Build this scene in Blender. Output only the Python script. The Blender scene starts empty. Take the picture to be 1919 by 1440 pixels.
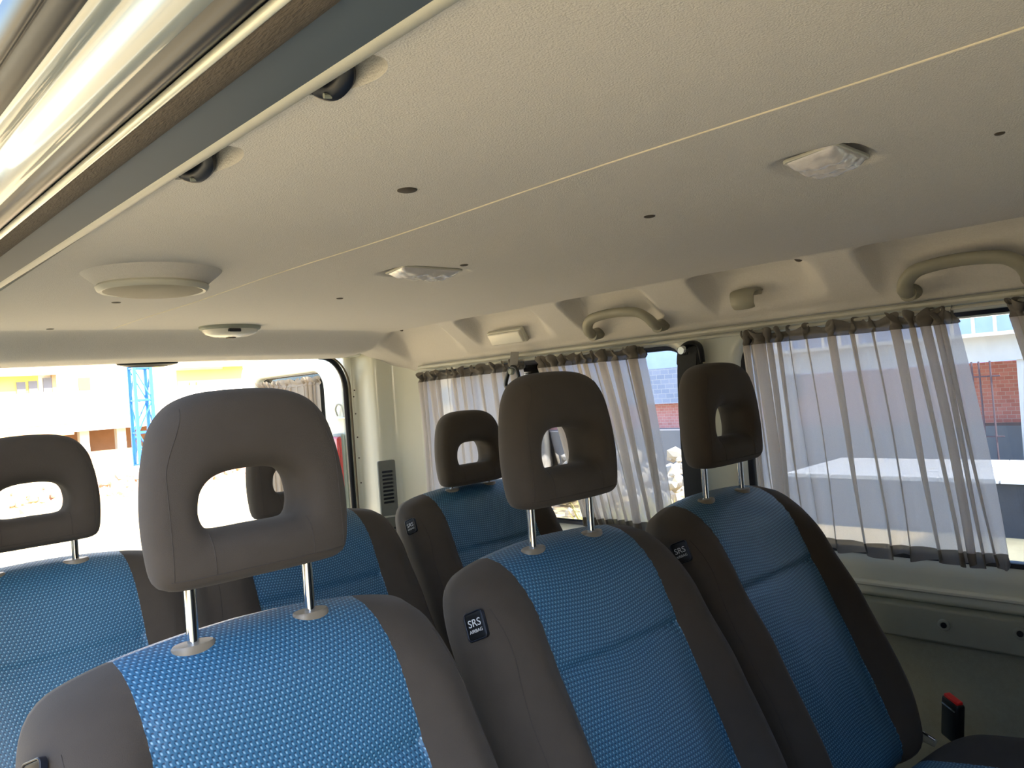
import bpy, bmesh, math, random
from mathutils import Vector, Matrix
from mathutils.bvhtree import BVHTree
C = bpy.context.scene.collection
sc = bpy.context.scene
PI = math.pi

# ---------------------------------------------------------------- camera
# van frame: X across (towards the curtained side), Y towards the rear, Z up from the eye
F, CX, CY = 1440.0, 959.5, 720.0
vl = Vector((-430 - CX, -(830 - CY), -F)).normalized()
vr = Vector((2442 - CX, -(620 - CY), -F)).normalized()
m_, d_ = (vl + vr).normalized(), (vr - vl).normalized()
r_, l_ = (m_ + d_) / 2 ** .5, (m_ - d_) / 2 ** .5
u_ = r_.cross(l_).normalized()
cam = bpy.data.cameras.new('camera')
cam.sensor_fit = 'HORIZONTAL'; cam.sensor_width = 36; cam.lens = F / 1919 * 36
cam.clip_start = .01; cam.clip_end = 500
camo = bpy.data.objects.new('camera', cam); C.objects.link(camo)
camo.matrix_world = Matrix((r_, l_, u_)).to_4x4()
sc.camera = camo

# ---------------------------------------------------------------- world, sun, exposure
w = bpy.data.worlds.new('sky'); sc.world = w; w.use_nodes = True
nt = w.node_tree; nt.nodes.clear()
sky = nt.nodes.new('ShaderNodeTexSky'); sky.sky_type = 'NISHITA'; sky.sun_disc = False
sky.sun_elevation = math.radians(40); sky.sun_rotation = math.radians(180); sky.air_density = 1.0; sky.dust_density = 1.5
bg = nt.nodes.new('ShaderNodeBackground'); bg.inputs['Strength'].default_value = .60
out = nt.nodes.new('ShaderNodeOutputWorld')
nt.links.new(sky.outputs[0], bg.inputs['Color']); nt.links.new(bg.outputs[0], out.inputs['Surface'])
sl = bpy.data.lights.new('sun', 'SUN'); sl.energy = 9.0; sl.angle = math.radians(.53); sl.color = (1, .92, .80)
so = bpy.data.objects.new('sun', sl); C.objects.link(so)
sdir = Vector((-.03, math.cos(math.radians(40)), -math.sin(math.radians(40))))    # the way the light travels
so.rotation_euler = sdir.to_track_quat('-Z', 'Y').to_euler(); so.location = (0, -20, 20)
sc.view_settings.view_transform = 'Standard'; sc.view_settings.look = 'None'
sc.view_settings.exposure = 1.1; sc.view_settings.gamma = 1; sc.view_settings.use_curve_mapping = False

# ---------------------------------------------------------------- materials
def lin(c):
    f = lambda v: v / 12.92 if v <= .04045 else ((v + .055) / 1.055) ** 2.4
    return tuple(f(v / 255) for v in c) + (1,)
def mat(name, rgb, rough=.6, metal=0, noise=0, nscale=60, bump=0, bscale=400, coat=0, spec=.5, sheen=0, stretch=None, emit=0):
    m = bpy.data.materials.new(name); m.use_nodes = True
    n, L = m.node_tree.nodes, m.node_tree.links
    p = n['Principled BSDF']; col = lin(rgb)
    p.inputs['Base Color'].default_value = col; p.inputs['Roughness'].default_value = rough
    p.inputs['Metallic'].default_value = metal; p.inputs['Coat Weight'].default_value = coat
    p.inputs['Specular IOR Level'].default_value = spec; p.inputs['Sheen Weight'].default_value = sheen
    tc = n.new('ShaderNodeTexCoord'); src = tc.outputs['Object']
    if stretch:
        mp = n.new('ShaderNodeMapping'); mp.inputs['Scale'].default_value = stretch
        L.new(src, mp.inputs['Vector']); src = mp.outputs[0]
    if noise:
        t = n.new('ShaderNodeTexNoise'); t.inputs['Scale'].default_value = nscale; t.inputs['Detail'].default_value = 5
        L.new(src, t.inputs['Vector'])
        mx = n.new('ShaderNodeMix'); mx.data_type = 'RGBA'
        mx.inputs['A'].default_value = tuple(max(0, v * (1 - noise)) for v in col[:3]) + (1,)
        mx.inputs['B'].default_value = tuple(min(1, v * (1 + noise)) for v in col[:3]) + (1,)
        L.new(t.outputs['Fac'], mx.inputs['Factor']); L.new(mx.outputs['Result'], p.inputs['Base Color'])
    if bump:
        t = n.new('ShaderNodeTexNoise'); t.inputs['Scale'].default_value = bscale; t.inputs['Detail'].default_value = 4
        L.new(src, t.inputs['Vector'])
        b = n.new('ShaderNodeBump'); b.inputs['Strength'].default_value = bump; b.inputs['Distance'].default_value = .002
        L.new(t.outputs['Fac'], b.inputs['Height']); L.new(b.outputs[0], p.inputs['Normal'])
    return m
def math_node(n, L, op, a, b=None, c=None):
    x = n.new('ShaderNodeMath'); x.operation = op
    for i, v in enumerate((a, b, c)):
        if v is None: continue
        if isinstance(v, (int, float)): x.inputs[i].default_value = v
        else: L.new(v, x.inputs[i])
    return x.outputs[0]
def weave_mat(name, dark, mid, light):
    """staggered knit: raised loops in rows with highlights painted into the colour, from the panel's own UV in metres"""
    m = bpy.data.materials.new(name); m.use_nodes = True
    n, L = m.node_tree.nodes, m.node_tree.links; p = n['Principled BSDF']
    uv = n.new('ShaderNodeUVMap'); uv.uv_map = 'UVMap'
    sp = n.new('ShaderNodeSeparateXYZ'); L.new(uv.outputs[0], sp.inputs[0])
    N = lambda op, a, b=None, c=None: math_node(n, L, op, a, b, c)
    q, r = .0052, .0051
    v = N('DIVIDE', sp.outputs[1], r); row = N('FLOOR', v)
    par = N('MODULO', N('ABSOLUTE', row), 2.0)
    u = N('ADD', N('DIVIDE', sp.outputs[0], q), N('MULTIPLY', par, .5))
    fx = N('SUBTRACT', N('FRACT', u), .5); fy = N('SUBTRACT', N('FRACT', v), .5)
    def blob(cx, cy, rx, ry, sk):
        x = N('SUBTRACT', fx, cx); y = N('SUBTRACT', fy, cy)
        x = N('DIVIDE', N('ADD', x, N('MULTIPLY', y, sk)), rx); y = N('DIVIDE', y, ry)
        d = N('SQRT', N('ADD', N('MULTIPLY', x, x), N('MULTIPLY', y, y)))
        return N('MAXIMUM', N('MINIMUM', N('SUBTRACT', 1.35, d), 1.0), 0.0)
    hi = blob(.0, -.12, .17, .27, .25); lo = blob(-.06, .33, .27, .20, -.2); lo2 = blob(-.30, -.05, .12, .26, .25)
    lo = N('MAXIMUM', lo, N('MULTIPLY', lo2, .7))
    h = N('ADD', N('MULTIPLY', hi, .55), N('MULTIPLY', N('SUBTRACT', 1.0, lo), .45))
    c1 = n.new('ShaderNodeMix'); c1.data_type = 'RGBA'; c1.inputs['A'].default_value = lin(mid); c1.inputs['B'].default_value = lin(dark); L.new(lo, c1.inputs['Factor'])
    mx = n.new('ShaderNodeMix'); mx.data_type = 'RGBA'; L.new(c1.outputs['Result'], mx.inputs['A']); mx.inputs['B'].default_value = lin(light)  # light tone paints a highlight on each loop
    L.new(N('MULTIPLY', hi, .9), mx.inputs['Factor']); L.new(mx.outputs['Result'], p.inputs['Base Color'])
    p.inputs['Roughness'].default_value = .45; p.inputs['Specular IOR Level'].default_value = .6
    b = n.new('ShaderNodeBump'); b.inputs['Strength'].default_value = .35; b.inputs['Distance'].default_value = .0012
    L.new(h, b.inputs['Height']); L.new(b.outputs[0], p.inputs['Normal'])
    return m
def sheer_mat(name, rgb, clear, through):
    m = bpy.data.materials.new(name); m.use_nodes = True
    n, L = m.node_tree.nodes, m.node_tree.links; n.remove(n['Principled BSDF']); o = n['Material Output']
    tc = n.new('ShaderNodeTexCoord'); t = n.new('ShaderNodeTexNoise'); t.inputs['Scale'].default_value = 900
    L.new(tc.outputs['Object'], t.inputs['Vector'])
    mx = n.new('ShaderNodeMix'); mx.data_type = 'RGBA'; c = lin(rgb)
    mx.inputs['A'].default_value = tuple(v * .8 for v in c[:3]) + (1,); mx.inputs['B'].default_value = c
    L.new(t.outputs['Fac'], mx.inputs['Factor'])
    df = n.new('ShaderNodeBsdfDiffuse'); tr = n.new('ShaderNodeBsdfTranslucent'); tp = n.new('ShaderNodeBsdfTransparent')
    L.new(mx.outputs['Result'], df.inputs[0]); L.new(mx.outputs['Result'], tr.inputs[0])
    a = n.new('ShaderNodeMixShader'); a.inputs[0].default_value = through; L.new(df.outputs[0], a.inputs[1]); L.new(tr.outputs[0], a.inputs[2])
    b = n.new('ShaderNodeMixShader'); b.inputs[0].default_value = clear; L.new(a.outputs[0], b.inputs[1]); L.new(tp.outputs[0], b.inputs[2])
    L.new(b.outputs[0], o.inputs[0]); return m
def glass_mat(name, tint):
    m = bpy.data.materials.new(name); m.use_nodes = True
    n, L = m.node_tree.nodes, m.node_tree.links; n.remove(n['Principled BSDF']); o = n['Material Output']
    tp = n.new('ShaderNodeBsdfTransparent'); tp.inputs[0].default_value = tint + (1,)
    gl = n.new('ShaderNodeBsdfGlossy'); gl.inputs['Roughness'].default_value = .02
    fr = n.new('ShaderNodeFresnel'); fr.inputs[0].default_value = 1.45
    b = n.new('ShaderNodeMixShader'); L.new(fr.outputs[0], b.inputs[0]); L.new(tp.outputs[0], b.inputs[1]); L.new(gl.outputs[0], b.inputs[2])
    L.new(b.outputs[0], o.inputs[0]); return m
def brick_mat(name, c1, c2, mortar, scale, swap):
    m = bpy.data.materials.new(name); m.use_nodes = True
    n, L = m.node_tree.nodes, m.node_tree.links; p = n['Principled BSDF']; p.inputs['Roughness'].default_value = .9
    tc = n.new('ShaderNodeTexCoord'); sp = n.new('ShaderNodeSeparateXYZ'); cb = n.new('ShaderNodeCombineXYZ')
    L.new(tc.outputs['Object'], sp.inputs[0]); L.new(sp.outputs[swap], cb.inputs[0]); L.new(sp.outputs[2], cb.inputs[1])
    t = n.new('ShaderNodeTexBrick'); t.inputs['Scale'].default_value = scale; t.inputs['Mortar Size'].default_value = .015
    t.inputs['Color1'].default_value = lin(c1); t.inputs['Color2'].default_value = lin(c2); t.inputs['Mortar'].default_value = lin(mortar)
    L.new(cb.outputs[0], t.inputs['Vector']); L.new(t.outputs[0], p.inputs['Base Color']); return m

headliner = mat('headliner_fabric', (213, 210, 205), .95, noise=.06, nscale=240, bump=.5, bscale=620)
cove_plastic = headliner
seam_m = mat('headliner_seam', (226, 218, 196), .9, noise=.1)
paint = mat('white_paint', (226, 228, 214), .25, coat=.5, noise=.02, nscale=8)
grey_plastic = mat('grey_trim_plastic', (150, 156, 146), .55, noise=.05, bump=.15, bscale=900)
pale_plastic = mat('pale_trim_plastic', (196, 196, 184), .5, noise=.04, bump=.1, bscale=900)
handle_m = mat('handle_plastic', (150, 148, 132), .5, noise=.04, bump=.08, bscale=1200)
rubber = mat('black_rubber', (20, 25, 36), .35, noise=.1)  # navy tint in the base colour imitates reflections
black_plastic = mat('black_plastic', (20, 22, 24), .4, noise=.1)
velvet = mat('velvet_weatherstrip', (92, 84, 76), .95, noise=.35, nscale=300, bump=.9, bscale=700, stretch=(1, .25, 1))
carpet = mat('wall_carpet', (146, 150, 136), 1, noise=.12, nscale=120, bump=.6, bscale=800)
floor_m = mat('floor_mat', (50, 52, 52), .9, noise=.2, nscale=50, bump=.3)
suede = mat('brown_grey_suede', (66, 59, 51), .9, noise=.10, nscale=45, bump=.25, bscale=1500, sheen=.06)
suede_dark = mat('suede_back', (60, 58, 56), .9, noise=.1, nscale=60, bump=.25, bscale=1500)
thread = mat('seam_thread', (62, 56, 51), .9, noise=.1)
blue_knit = weave_mat('blue_knit', (14, 46, 76), (46, 98, 132), (136, 180, 206))
chrome = mat('chrome', (225, 230, 235), .08, metal=1, noise=.02)
collar_m = mat('post_collar', (126, 118, 104), .4, noise=.04)
belt_m = mat('belt_webbing', (24, 25, 28), .7, noise=.15, nscale=300, bump=.3)
belt_grey = mat('belt_webbing_grey', (112, 110, 108), .7, noise=.15, nscale=300, bump=.3)
red_m = mat('red_button', (214, 40, 36), .35, noise=.05)
cloth = sheer_mat('sheer_curtain', (238, 232, 226), .14, .70)
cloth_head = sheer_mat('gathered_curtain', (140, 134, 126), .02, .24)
cloth_rear = sheer_mat('rear_curtain', (200, 184, 160), .05, .5)
glass = glass_mat('side_glass', (.90, .93, .95))
film = mat('lamp_film', (214, 212, 214), .18, noise=.05, nscale=30, bump=.9, bscale=60, coat=.4)
lens_m = mat('white_lens', (226, 224, 214), .25, noise=.04)
speaker_m = mat('speaker_grille', (172, 166, 148), .7, noise=.12, nscale=900, bump=.5, bscale=1500)
liner_m = mat('grey_recess_liner', (118, 126, 128), .6, noise=.06)
clip_m = mat('trim_clip', (74, 68, 60), .6, noise=.1)
text_m = mat('tag_lettering', (205, 208, 210), .5, noise=.02)

# ---------------------------------------------------------------- helpers
def tag(o, label=None, cat=None, group=None, kind=None):
    for k, v in (('label', label), ('category', cat), ('group', group), ('kind', kind)):
        if v: o[k] = v
    return o
def empty(name, loc, label=None, cat=None, group=None):
    o = bpy.data.objects.new(name, None); C.objects.link(o); o.location = loc; o.empty_display_size = .05
    return tag(o, label, cat, group)
def mesh(name, vs, fs, m, parent=None, smooth=True, loc=None):
    me = bpy.data.meshes.new(name); me.from_pydata([tuple(v) for v in vs], [], fs); me.validate(); me.update()
    bm = bmesh.new(); bm.from_mesh(me); bmesh.ops.recalc_face_normals(bm, faces=bm.faces); bm.to_mesh(me); bm.free()
    return link(name, me, m, parent, smooth, loc)
def link(name, me, m, parent=None, smooth=True, loc=None):
    me.name = name
    o = bpy.data.objects.new(name, me); C.objects.link(o)
    if m: me.materials.clear(); me.materials.append(m)
    if smooth:
        for p in me.polygons: p.use_smooth = True
        if smooth != 'all':
            try: me.set_sharp_from_angle(angle=math.radians(40))
            except Exception: pass
    if parent: o.parent = parent
    if loc: o.location = loc
    return o
class MB:
    def __init__(s): s.v = []; s.f = []
    def add(s, vs, fs):
        k = len(s.v); s.v += [tuple(v) for v in vs]; s.f += [tuple(i + k for i in f) for f in fs]; return s
    def box(s, x0, x1, y0, y1, z0, z1):
        return s.add([(x, y, z) for x in (x0, x1) for y in (y0, y1) for z in (z0, z1)],
                     [(0, 1, 3, 2), (4, 6, 7, 5), (0, 4, 5, 1), (2, 3, 7, 6), (0, 2, 6, 4), (1, 5, 7, 3)])
    def tube(s, pts, r, n=10, r2=None, cap=True, side=None):
        """round (or r x r2 oval) rod along pts"""
        pts = [Vector(p) for p in pts]; k = len(s.v); P = len(pts)
        prev = None
        for i, p in enumerate(pts):
            t = (pts[min(i + 1, P - 1)] - pts[max(i - 1, 0)]).normalized()
            if prev is None:
                a = Vector(side) if side else (Vector((0, 0, 1)) if abs(t.z) < .9 else Vector((1, 0, 0)))
            else: a = prev
            a = (a - t * a.dot(t)).normalized(); b = t.cross(a); prev = a
            ri = r[i] if isinstance(r, (list, tuple)) else r
            rb = (r2[i] if isinstance(r2, (list, tuple)) else r2) if r2 else ri
            s.v += [tuple(p + a * (ri * math.cos(2 * PI * j / n)) + b * (rb * math.sin(2 * PI * j / n))) for j in range(n)]
        for i in range(P - 1):
            for j in range(n):
                s.f.append((k + i * n + j, k + i * n + (j + 1) % n, k + (i + 1) * n + (j + 1) % n, k + (i + 1) * n + j))
        if cap:
            s.f.append(tuple(k + j for j in range(n))); s.f.append(tuple(k + (P - 1) * n + j for j in range(n)))
        return s
    def build(s, name, m, parent=None, smooth=True, bevel=0, loc=None):
        o = mesh(name, s.v, s.f, m, parent, smooth, loc)
        if bevel:
            bm = bmesh.new(); bm.from_mesh(o.data)
            bmesh.ops.bevel(bm, geom=[e for e in bm.edges if len(e.link_faces) == 2 and e.calc_face_angle(0) > .5], offset=bevel, segments=3, affect='EDGES', profile=.5, clamp_overlap=True)
            bm.to_mesh(o.data); bm.free()
            for p in o.data.polygons: p.use_smooth = True
            try: o.data.set_sharp_from_angle(angle=math.radians(50))
            except Exception: pass
        return o
def smooth_path(pts, n=8, closed=False):
    pts = [Vector(p) for p in pts]; out = []; P = len(pts)
    for i in range(P if closed else P - 1):
        g = (lambda j: pts[j % P]) if closed else (lambda j: pts[max(0, min(P - 1, j))])
        a, b, c, d = g(i - 1), g(i), g(i + 1), g(i + 2)
        for k in range(n):
            t = k / n
            out.append(.5 * ((2 * b) + (c - a) * t + (2 * a - 5 * b + 4 * c - d) * t * t + (3 * b - a - 3 * c + d) * t ** 3))
    if not closed: out.append(pts[-1])
    return out
def rrect(a0, a1, b0, b1, r, n=8):
    pts = []
    for cx, cy, s in ((a1 - r, b1 - r, 0), (a0 + r, b1 - r, 1), (a0 + r, b0 + r, 2), (a1 - r, b0 + r, 3)):
        for k in range(n + 1):
            t = (s + k / n) * PI / 2; pts.append((cx + r * math.cos(t), cy + r * math.sin(t)))
    return pts
def plate(name, outer, holes, thick, bevel, m, place, parent=None):
    """flat panel with holes and rounded edges; place maps (a, b, depth) to a point"""
    cu = bpy.data.curves.new(name, 'CURVE'); cu.dimensions = '2D'; cu.fill_mode = 'BOTH'
    cu.extrude = thick / 2 - bevel; cu.bevel_depth = bevel; cu.bevel_resolution = 3; cu.offset = -bevel
    for loop in [outer] + holes:
        sp = cu.splines.new('POLY'); sp.points.add(len(loop) - 1); sp.use_cyclic_u = True
        for p, q in zip(sp.points, loop): p.co = (q[0], q[1], 0, 1)
    o = bpy.data.objects.new(name, cu); C.objects.link(o)
    dg = bpy.context.evaluated_depsgraph_get(); dg.update()
    me = bpy.data.meshes.new_from_object(o.evaluated_get(dg))
    bpy.data.objects.remove(o); bpy.data.curves.remove(cu)
    for v in me.vertices: v.co = place(v.co.x, v.co.y, v.co.z)
    bm = bmesh.new(); bm.from_mesh(me); bmesh.ops.remove_doubles(bm, verts=bm.verts, dist=1e-5)
    bmesh.ops.recalc_face_normals(bm, faces=bm.faces); bm.to_mesh(me); bm.free()
    return link(name, me, m, parent)
def lettering(name, body, size, m, matrix, parent, extrude=.0002):
    cu = bpy.data.curves.new(name, 'FONT'); cu.body = body; cu.size = size; cu.align_x = 'CENTER'; cu.align_y = 'CENTER'; cu.extrude = extrude
    o = bpy.data.objects.new(name, cu); C.objects.link(o)
    dg = bpy.context.evaluated_depsgraph_get(); dg.update()
    me = bpy.data.meshes.new_from_object(o.evaluated_get(dg))
    bpy.data.objects.remove(o); bpy.data.curves.remove(cu)
    me.transform(matrix)
    return link(name, me, m, parent, smooth=False)
def lathe(mb, prof, c, axis, n=40):
    """prof: list of (radius, height along axis)"""
    c, axis = Vector(c), Vector(axis).normalized()
    a = axis.orthogonal().normalized(); b = axis.cross(a); k = len(mb.v)
    for r, h in prof: mb.v += [tuple(c + axis * h + (a * math.cos(2 * PI * j / n) + b * math.sin(2 * PI * j / n)) * r) for j in range(n)]
    for i in range(len(prof) - 1):
        for j in range(n): mb.f.append((k + i * n + j, k + i * n + (j + 1) % n, k + (i + 1) * n + (j + 1) % n, k + (i + 1) * n + j))
    mb.f.append(tuple(k + j for j in range(n))); mb.f.append(tuple(k + (len(prof) - 1) * n + j for j in range(n)))
    return mb
def sstep(a, b, x):
    t = max(0, min(1, (x - a) / (b - a))); return t * t * (3 - 2 * t)
def interp(tab, x):
    if x <= tab[0][0]: return tab[0][1]
    for (a, p), (b, q) in zip(tab, tab[1:]):
        if x <= b: return p + (q - p) * sstep(0, 1, (x - a) / (b - a))
    return tab[-1][1]
def children(o): return [c for c in list(C.objects) if c.parent == o]
def copy_tree(o, parent=None):
    kids = children(o); c = o.copy(); C.objects.link(c); c.parent = parent
    for k in kids: copy_tree(k, c)
    return c

# ---------------------------------------------------------------- van shell
FLOOR = -1.10; GROUND = -1.70
# headliner: a gently shaped sheet with the cove at the left side, sunk pockets and lamp wells
XE = 1.50
def base_z(x, y):
    z = .222 + .006 * math.sin(PI * (x - .28) / 1.3)
    if x > XE - .06: z = .2225 + (z - .2225) * (1 - sstep(XE - .06, XE, x))
    if x > XE: z = .222 - (x - XE) * .10 / .155 - .012 * sstep(1.64, 1.66, x)
    # rear edge rolls down to the tailgate header
    k = sstep(2.13, 2.235, y)
    z -= k * .068 * (1 - .75 * sstep(XE - .1, 1.62, x)) + .010 * sstep(2.2, 2.3, y)
    z -= .012 * sstep(.2, 2.2, y) * sstep(1.4, 1.66, x)
    return z
POCKETS = [(.24, .60, .042, .95), (.675, .975, .046, .85), (1.085, 1.375, .044, .95), (1.46, 1.80, .046, .85), (1.86, 2.20, .040, .95)]
WELLS = [(.863, .360, .048, .042), (.893, 1.135, .072, .050)]
def ceil_pt(x, y):
    z = base_z(x, y); dx = 0
    if x > XE - .01:
        t = (x - XE) / .155
        for a, b, d, f in POCKETS:
            e = min(sstep(a, a + .05 + .03 * (1 - t), y), 1 - sstep(b - .035, b, y))
            if e > 0:
                g = sstep(.0, .14, t) * (1 - sstep(.30, f, t))
                dx += d * e * g * .75; z += d * e * g * .75
    for wx, wy, hx, hy in WELLS:
        q = max(abs(x - wx) / hx, abs(y - wy) / hy)
        q = (abs((x - wx) / hx) ** 4 + abs((y - wy) / hy) ** 4) ** .25
        z += .014 * (1 - sstep(.75, 1.25, q))
    return (x + dx, y, z)
def frange(a, b, n): return [a + (b - a) * i / n for i in range(n + 1)]
xs = frange(.285, .80, 24)[:-1] + frange(.80, .99, 24)[:-1] + frange(.99, 1.46, 20)[:-1] + frange(1.46, 1.656, 44)
ys = frange(-.6, .22, 40)[:-1] + frange(.22, 2.305, 300)
nx, ny = len(xs), len(ys)
lo = [ceil_pt(x, y) for x in xs for y in ys]
hi = [(x, y, .30) for x in xs for y in ys]
fs = []
for i in range(nx - 1):
    for j in range(ny - 1):
        a = i * ny + j; fs.append((a, a + 1, a + ny + 1, a + ny)); b = a + nx * ny; fs.append((b, b + ny, b + ny + 1, b + 1))
K = nx * ny
for j in range(ny - 1):
    fs.append((j, j + K, j + K + 1, j + 1)); a = (nx - 1) * ny + j; fs.append((a, a + 1, a + 1 + K, a + K))
for i in range(nx - 1):
    a = i * ny; fs.append((a, a + ny, a + ny + K, a + K)); a += ny - 1; fs.append((a, a + K, a + ny + K, a + ny))
ceiling = tag(mesh('ceiling', lo + hi, fs, headliner, smooth=True), kind='structure')
# D-shaped pockets cut into the edge by the doorway
def cutter(y0, y1, xo, depth):
    pts = []
    n = 24
    for k in range(n + 1):
        t = k / n; y = y0 + (y1 - y0) * t
        pts.append((.27 if k in (0, n) else .286 + xo * (math.sin(PI * t ** .72)) ** .6, y))
    vs = [(x, y, .19) for x, y in pts] + [(x, y, .222 + depth) for x, y in pts]; k = len(pts)
    f = [tuple(range(k)), tuple(range(2 * k - 1, k - 1, -1))] + [(i, (i + 1) % k, (i + 1) % k + k, i + k) for i in range(k)]
    return mesh('cutter', vs, f, None, smooth=False)
HOOKS = [(.405, .492, .030), (.618, .742, .030)]
for y0, y1, xo in HOOKS:
    c = cutter(y0, y1, xo, .022)
    md = ceiling.modifiers.new('b', 'BOOLEAN'); md.operation = 'DIFFERENCE'; md.object = c; md.solver = 'EXACT'
    dg = bpy.context.evaluated_depsgraph_get(); dg.update()
    me = bpy.data.meshes.new_from_object(ceiling.evaluated_get(dg))
    ceiling.modifiers.clear(); old = ceiling.data; ceiling.data = me; bpy.data.meshes.remove(old); me.name = 'ceiling'
    bpy.data.objects.remove(c)
me = ceiling.data; me.materials.clear(); me.materials.append(headliner)
for p in me.polygons: p.use_smooth = True
me.set_sharp_from_angle(angle=math.radians(50))
cb = MB()
cb.tube([(.641 + .003 * math.sin(y * 9), y, base_z(.641, y) - .0002) for y in frange(-.5, 2.1, 90)], .0011, 6)
cb.build('headliner_seam', seam_m, ceiling)
roof = MB().box(.08, 1.72, -.9, 2.42, .302, .33).build('roof', paint, bevel=.01); tag(roof, kind='structure')

# left side wall with two window openings, then the trim strip and the carpeted lower wall
WZ0, WZ1 = -.412, .085
win_front = rrect(-.45, .945, WZ0, WZ1, .075); win_rear = rrect(1.088, 2.165, WZ0, WZ1 - .004, .075)
side = lambda x0: (lambda a, b, d: Vector((x0 + d, a, b)))
wl = plate('wall_left', [(-.9, -.50), (2.20, -.50), (2.20, .16), (-.9, .16)], [win_front, win_rear], .056, .024, paint, side(1.686)); tag(wl, kind='structure')
st = MB().tube([(1.660, y, -.466) for y in frange(-.9, 2.2, 40)], .007, 10, .012)
st.build('sill_ridge', paint, wl)
tr = MB().box(1.640, 1.70, -.9, 2.2, -.566, -.497).build('trim_1', grey_plastic, bevel=.006); tag(tr, kind='structure')
for y, z in ((.523, -.527), (.394, -.521), (.80, -.53)):
    lathe(MB(), [(.006, .0), (.006, .004), (.0085, .0045), (.0115, .003), (.012, 0)], (1.641, y, z), (-1, 0, 0), 24).build('clip_socket', grey_plastic, tr)
    lathe(MB(), [(.0055, .0), (.0055, .0047)], (1.641, y, z), (-1, 0, 0), 20).build('socket_hole', rubber, tr)
lw = MB().box(1.655, 1.70, -.9, 2.2, FLOOR, -.567).build('wall_left.001', carpet); tag(lw, kind='structure')
rail = MB().tube([(1.640, y, .106 - .010 * sstep(.2, 2.2, y)) for y in frange(-.6, 2.15, 50)], .0075, 10, .010)
rail.tube([(1.636, y, .092 - .010 * sstep(.2, 2.2, y)) for y in frange(-.6, 2.15, 50)], .004, 8)
tag(rail.build('trim_2', pale_plastic), kind='structure')
for i, (h, nm) in enumerate(((win_front, 'window_1'), (win_rear, 'window_2'))):
    g = plate(nm, h, [], .004, .0005, glass, side(1.708)); tag(g, kind='structure')
    loop = [(1.700, a, b) for a, b in h]; loop.append(loop[0]); loop.append(loop[1])
    MB().tube(loop, .016, 8, .012, cap=False).build('rubber_frame', rubber, g)
fl = MB().box(.10, 1.70, -.9, 2.40, FLOOR - .05, FLOOR).build('floor', floor_m); tag(fl, kind='structure')
tag(MB().box(.10, 1.70, -.56, -.50, FLOOR, .30).build('front_light_block', suede_dark), kind='structure')  # added unseen barrier, keeps sun and front light out of the cabin
tag(MB().box(.05, .10, -.56, -.34, FLOOR, .30).build('wall_right.001', paint), kind='structure')
tag(MB().box(.01, .05, 1.06, 2.40, FLOOR, .24).build('wall_right', paint), kind='structure')

# rear corner pillar, rear jamb and header
prof = [(1.500, 2.41), (1.512, 2.395), (1.526, 2.385), (1.534, 2.35), (1.540, 2.315), (1.550, 2.295), (1.580, 2.283), (1.610, 2.272), (1.632, 2.245), (1.652, 2.205), (1.668, 2.17), (1.72, 2.16), (1.72, 2.43), (1.500, 2.43)]
pr = smooth_path([(a, b, 0) for a, b in prof[:11]], 4) + [Vector((a, b, 0)) for a, b in prof[11:]]
k = len(pr); zz = [FLOOR, .30]
pv = [(p.x, p.y, z) for z in zz for p in pr]
pf = [tuple(range(k)), tuple(range(2 * k - 1, k - 1, -1))] + [(i, (i + 1) % k, (i + 1) % k + k, i + k) for i in range(k)]
pil = mesh('wall_rear', pv, pf, paint, smooth=True); tag(pil, kind='structure')
for z, x in ((.035, 1.522), (.012, 1.517), (-.05, 1.520), (-.135, 1.521), (-.21, 1.521), (-.30, 1.522)):
    lathe(MB(), [(.0028, 0), (.0024, .002)], (x, 2.390, z), (-.4, -1, 0), 12).build('jamb_clip', clip_m, pil)
hd = MB().box(.10, 1.515, 2.31, 2.42, .152, .30).build('wall_rear.001', paint, bevel=.012); tag(hd, kind='structure')
# rubber seal around the tailgate opening
seal = [(1.494, 2.405, z) for z in frange(-1.0, .03, 10)] + [(1.494 - .10 * (1 - math.cos(t)), 2.405 - .01 * math.sin(t), .03 + .130 * math.sin(t)) for t in frange(.1, PI / 2 * 1.02, 10)]
sl_ = MB().tube(seal, .010, 10, .009); tag(sl_.build('trim_3', rubber), kind='structure')
sl2 = MB().tube([(x + .008, y - .018, z) for x, y, z in seal], .0035, 8); tag(sl2.build('trim_4', mat('seal_lip', (104, 92, 72), .5, noise=.1)), kind='structure')

vent_m = mat('vent_plastic', (108, 112, 108), .55, noise=.05)
# air vents in the rear pillar
def vent(zt, label):
    root = empty('air_vent', (1.560, 2.284, zt), label, 'vent', 'louvred vents in the rear pillar')
    pl = lambda a, b, d: Vector((a, -.004 - d + a * -.25, b))
    plate('vent_plate', rrect(-.031, .031, -.195, 0, .006), [rrect(-.019, .021, -.044 - .0135 * i, -.036 - .0135 * i, .0035, 3) for i in range(9)], .008, .0015, vent_m, pl, root)
    plate('vent_backing', rrect(-.026, .026, -.17, -.02, .004), [], .003, .0005, rubber, lambda a, b, d: Vector((a, -.001 - d + a * -.25, b)), root)
    return root
vent(-.222, 'grey louvred air vent high on the rear pillar, fully in view')
vent(-.424, 'second louvred vent on the rear pillar, half behind the back seat')

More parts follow.
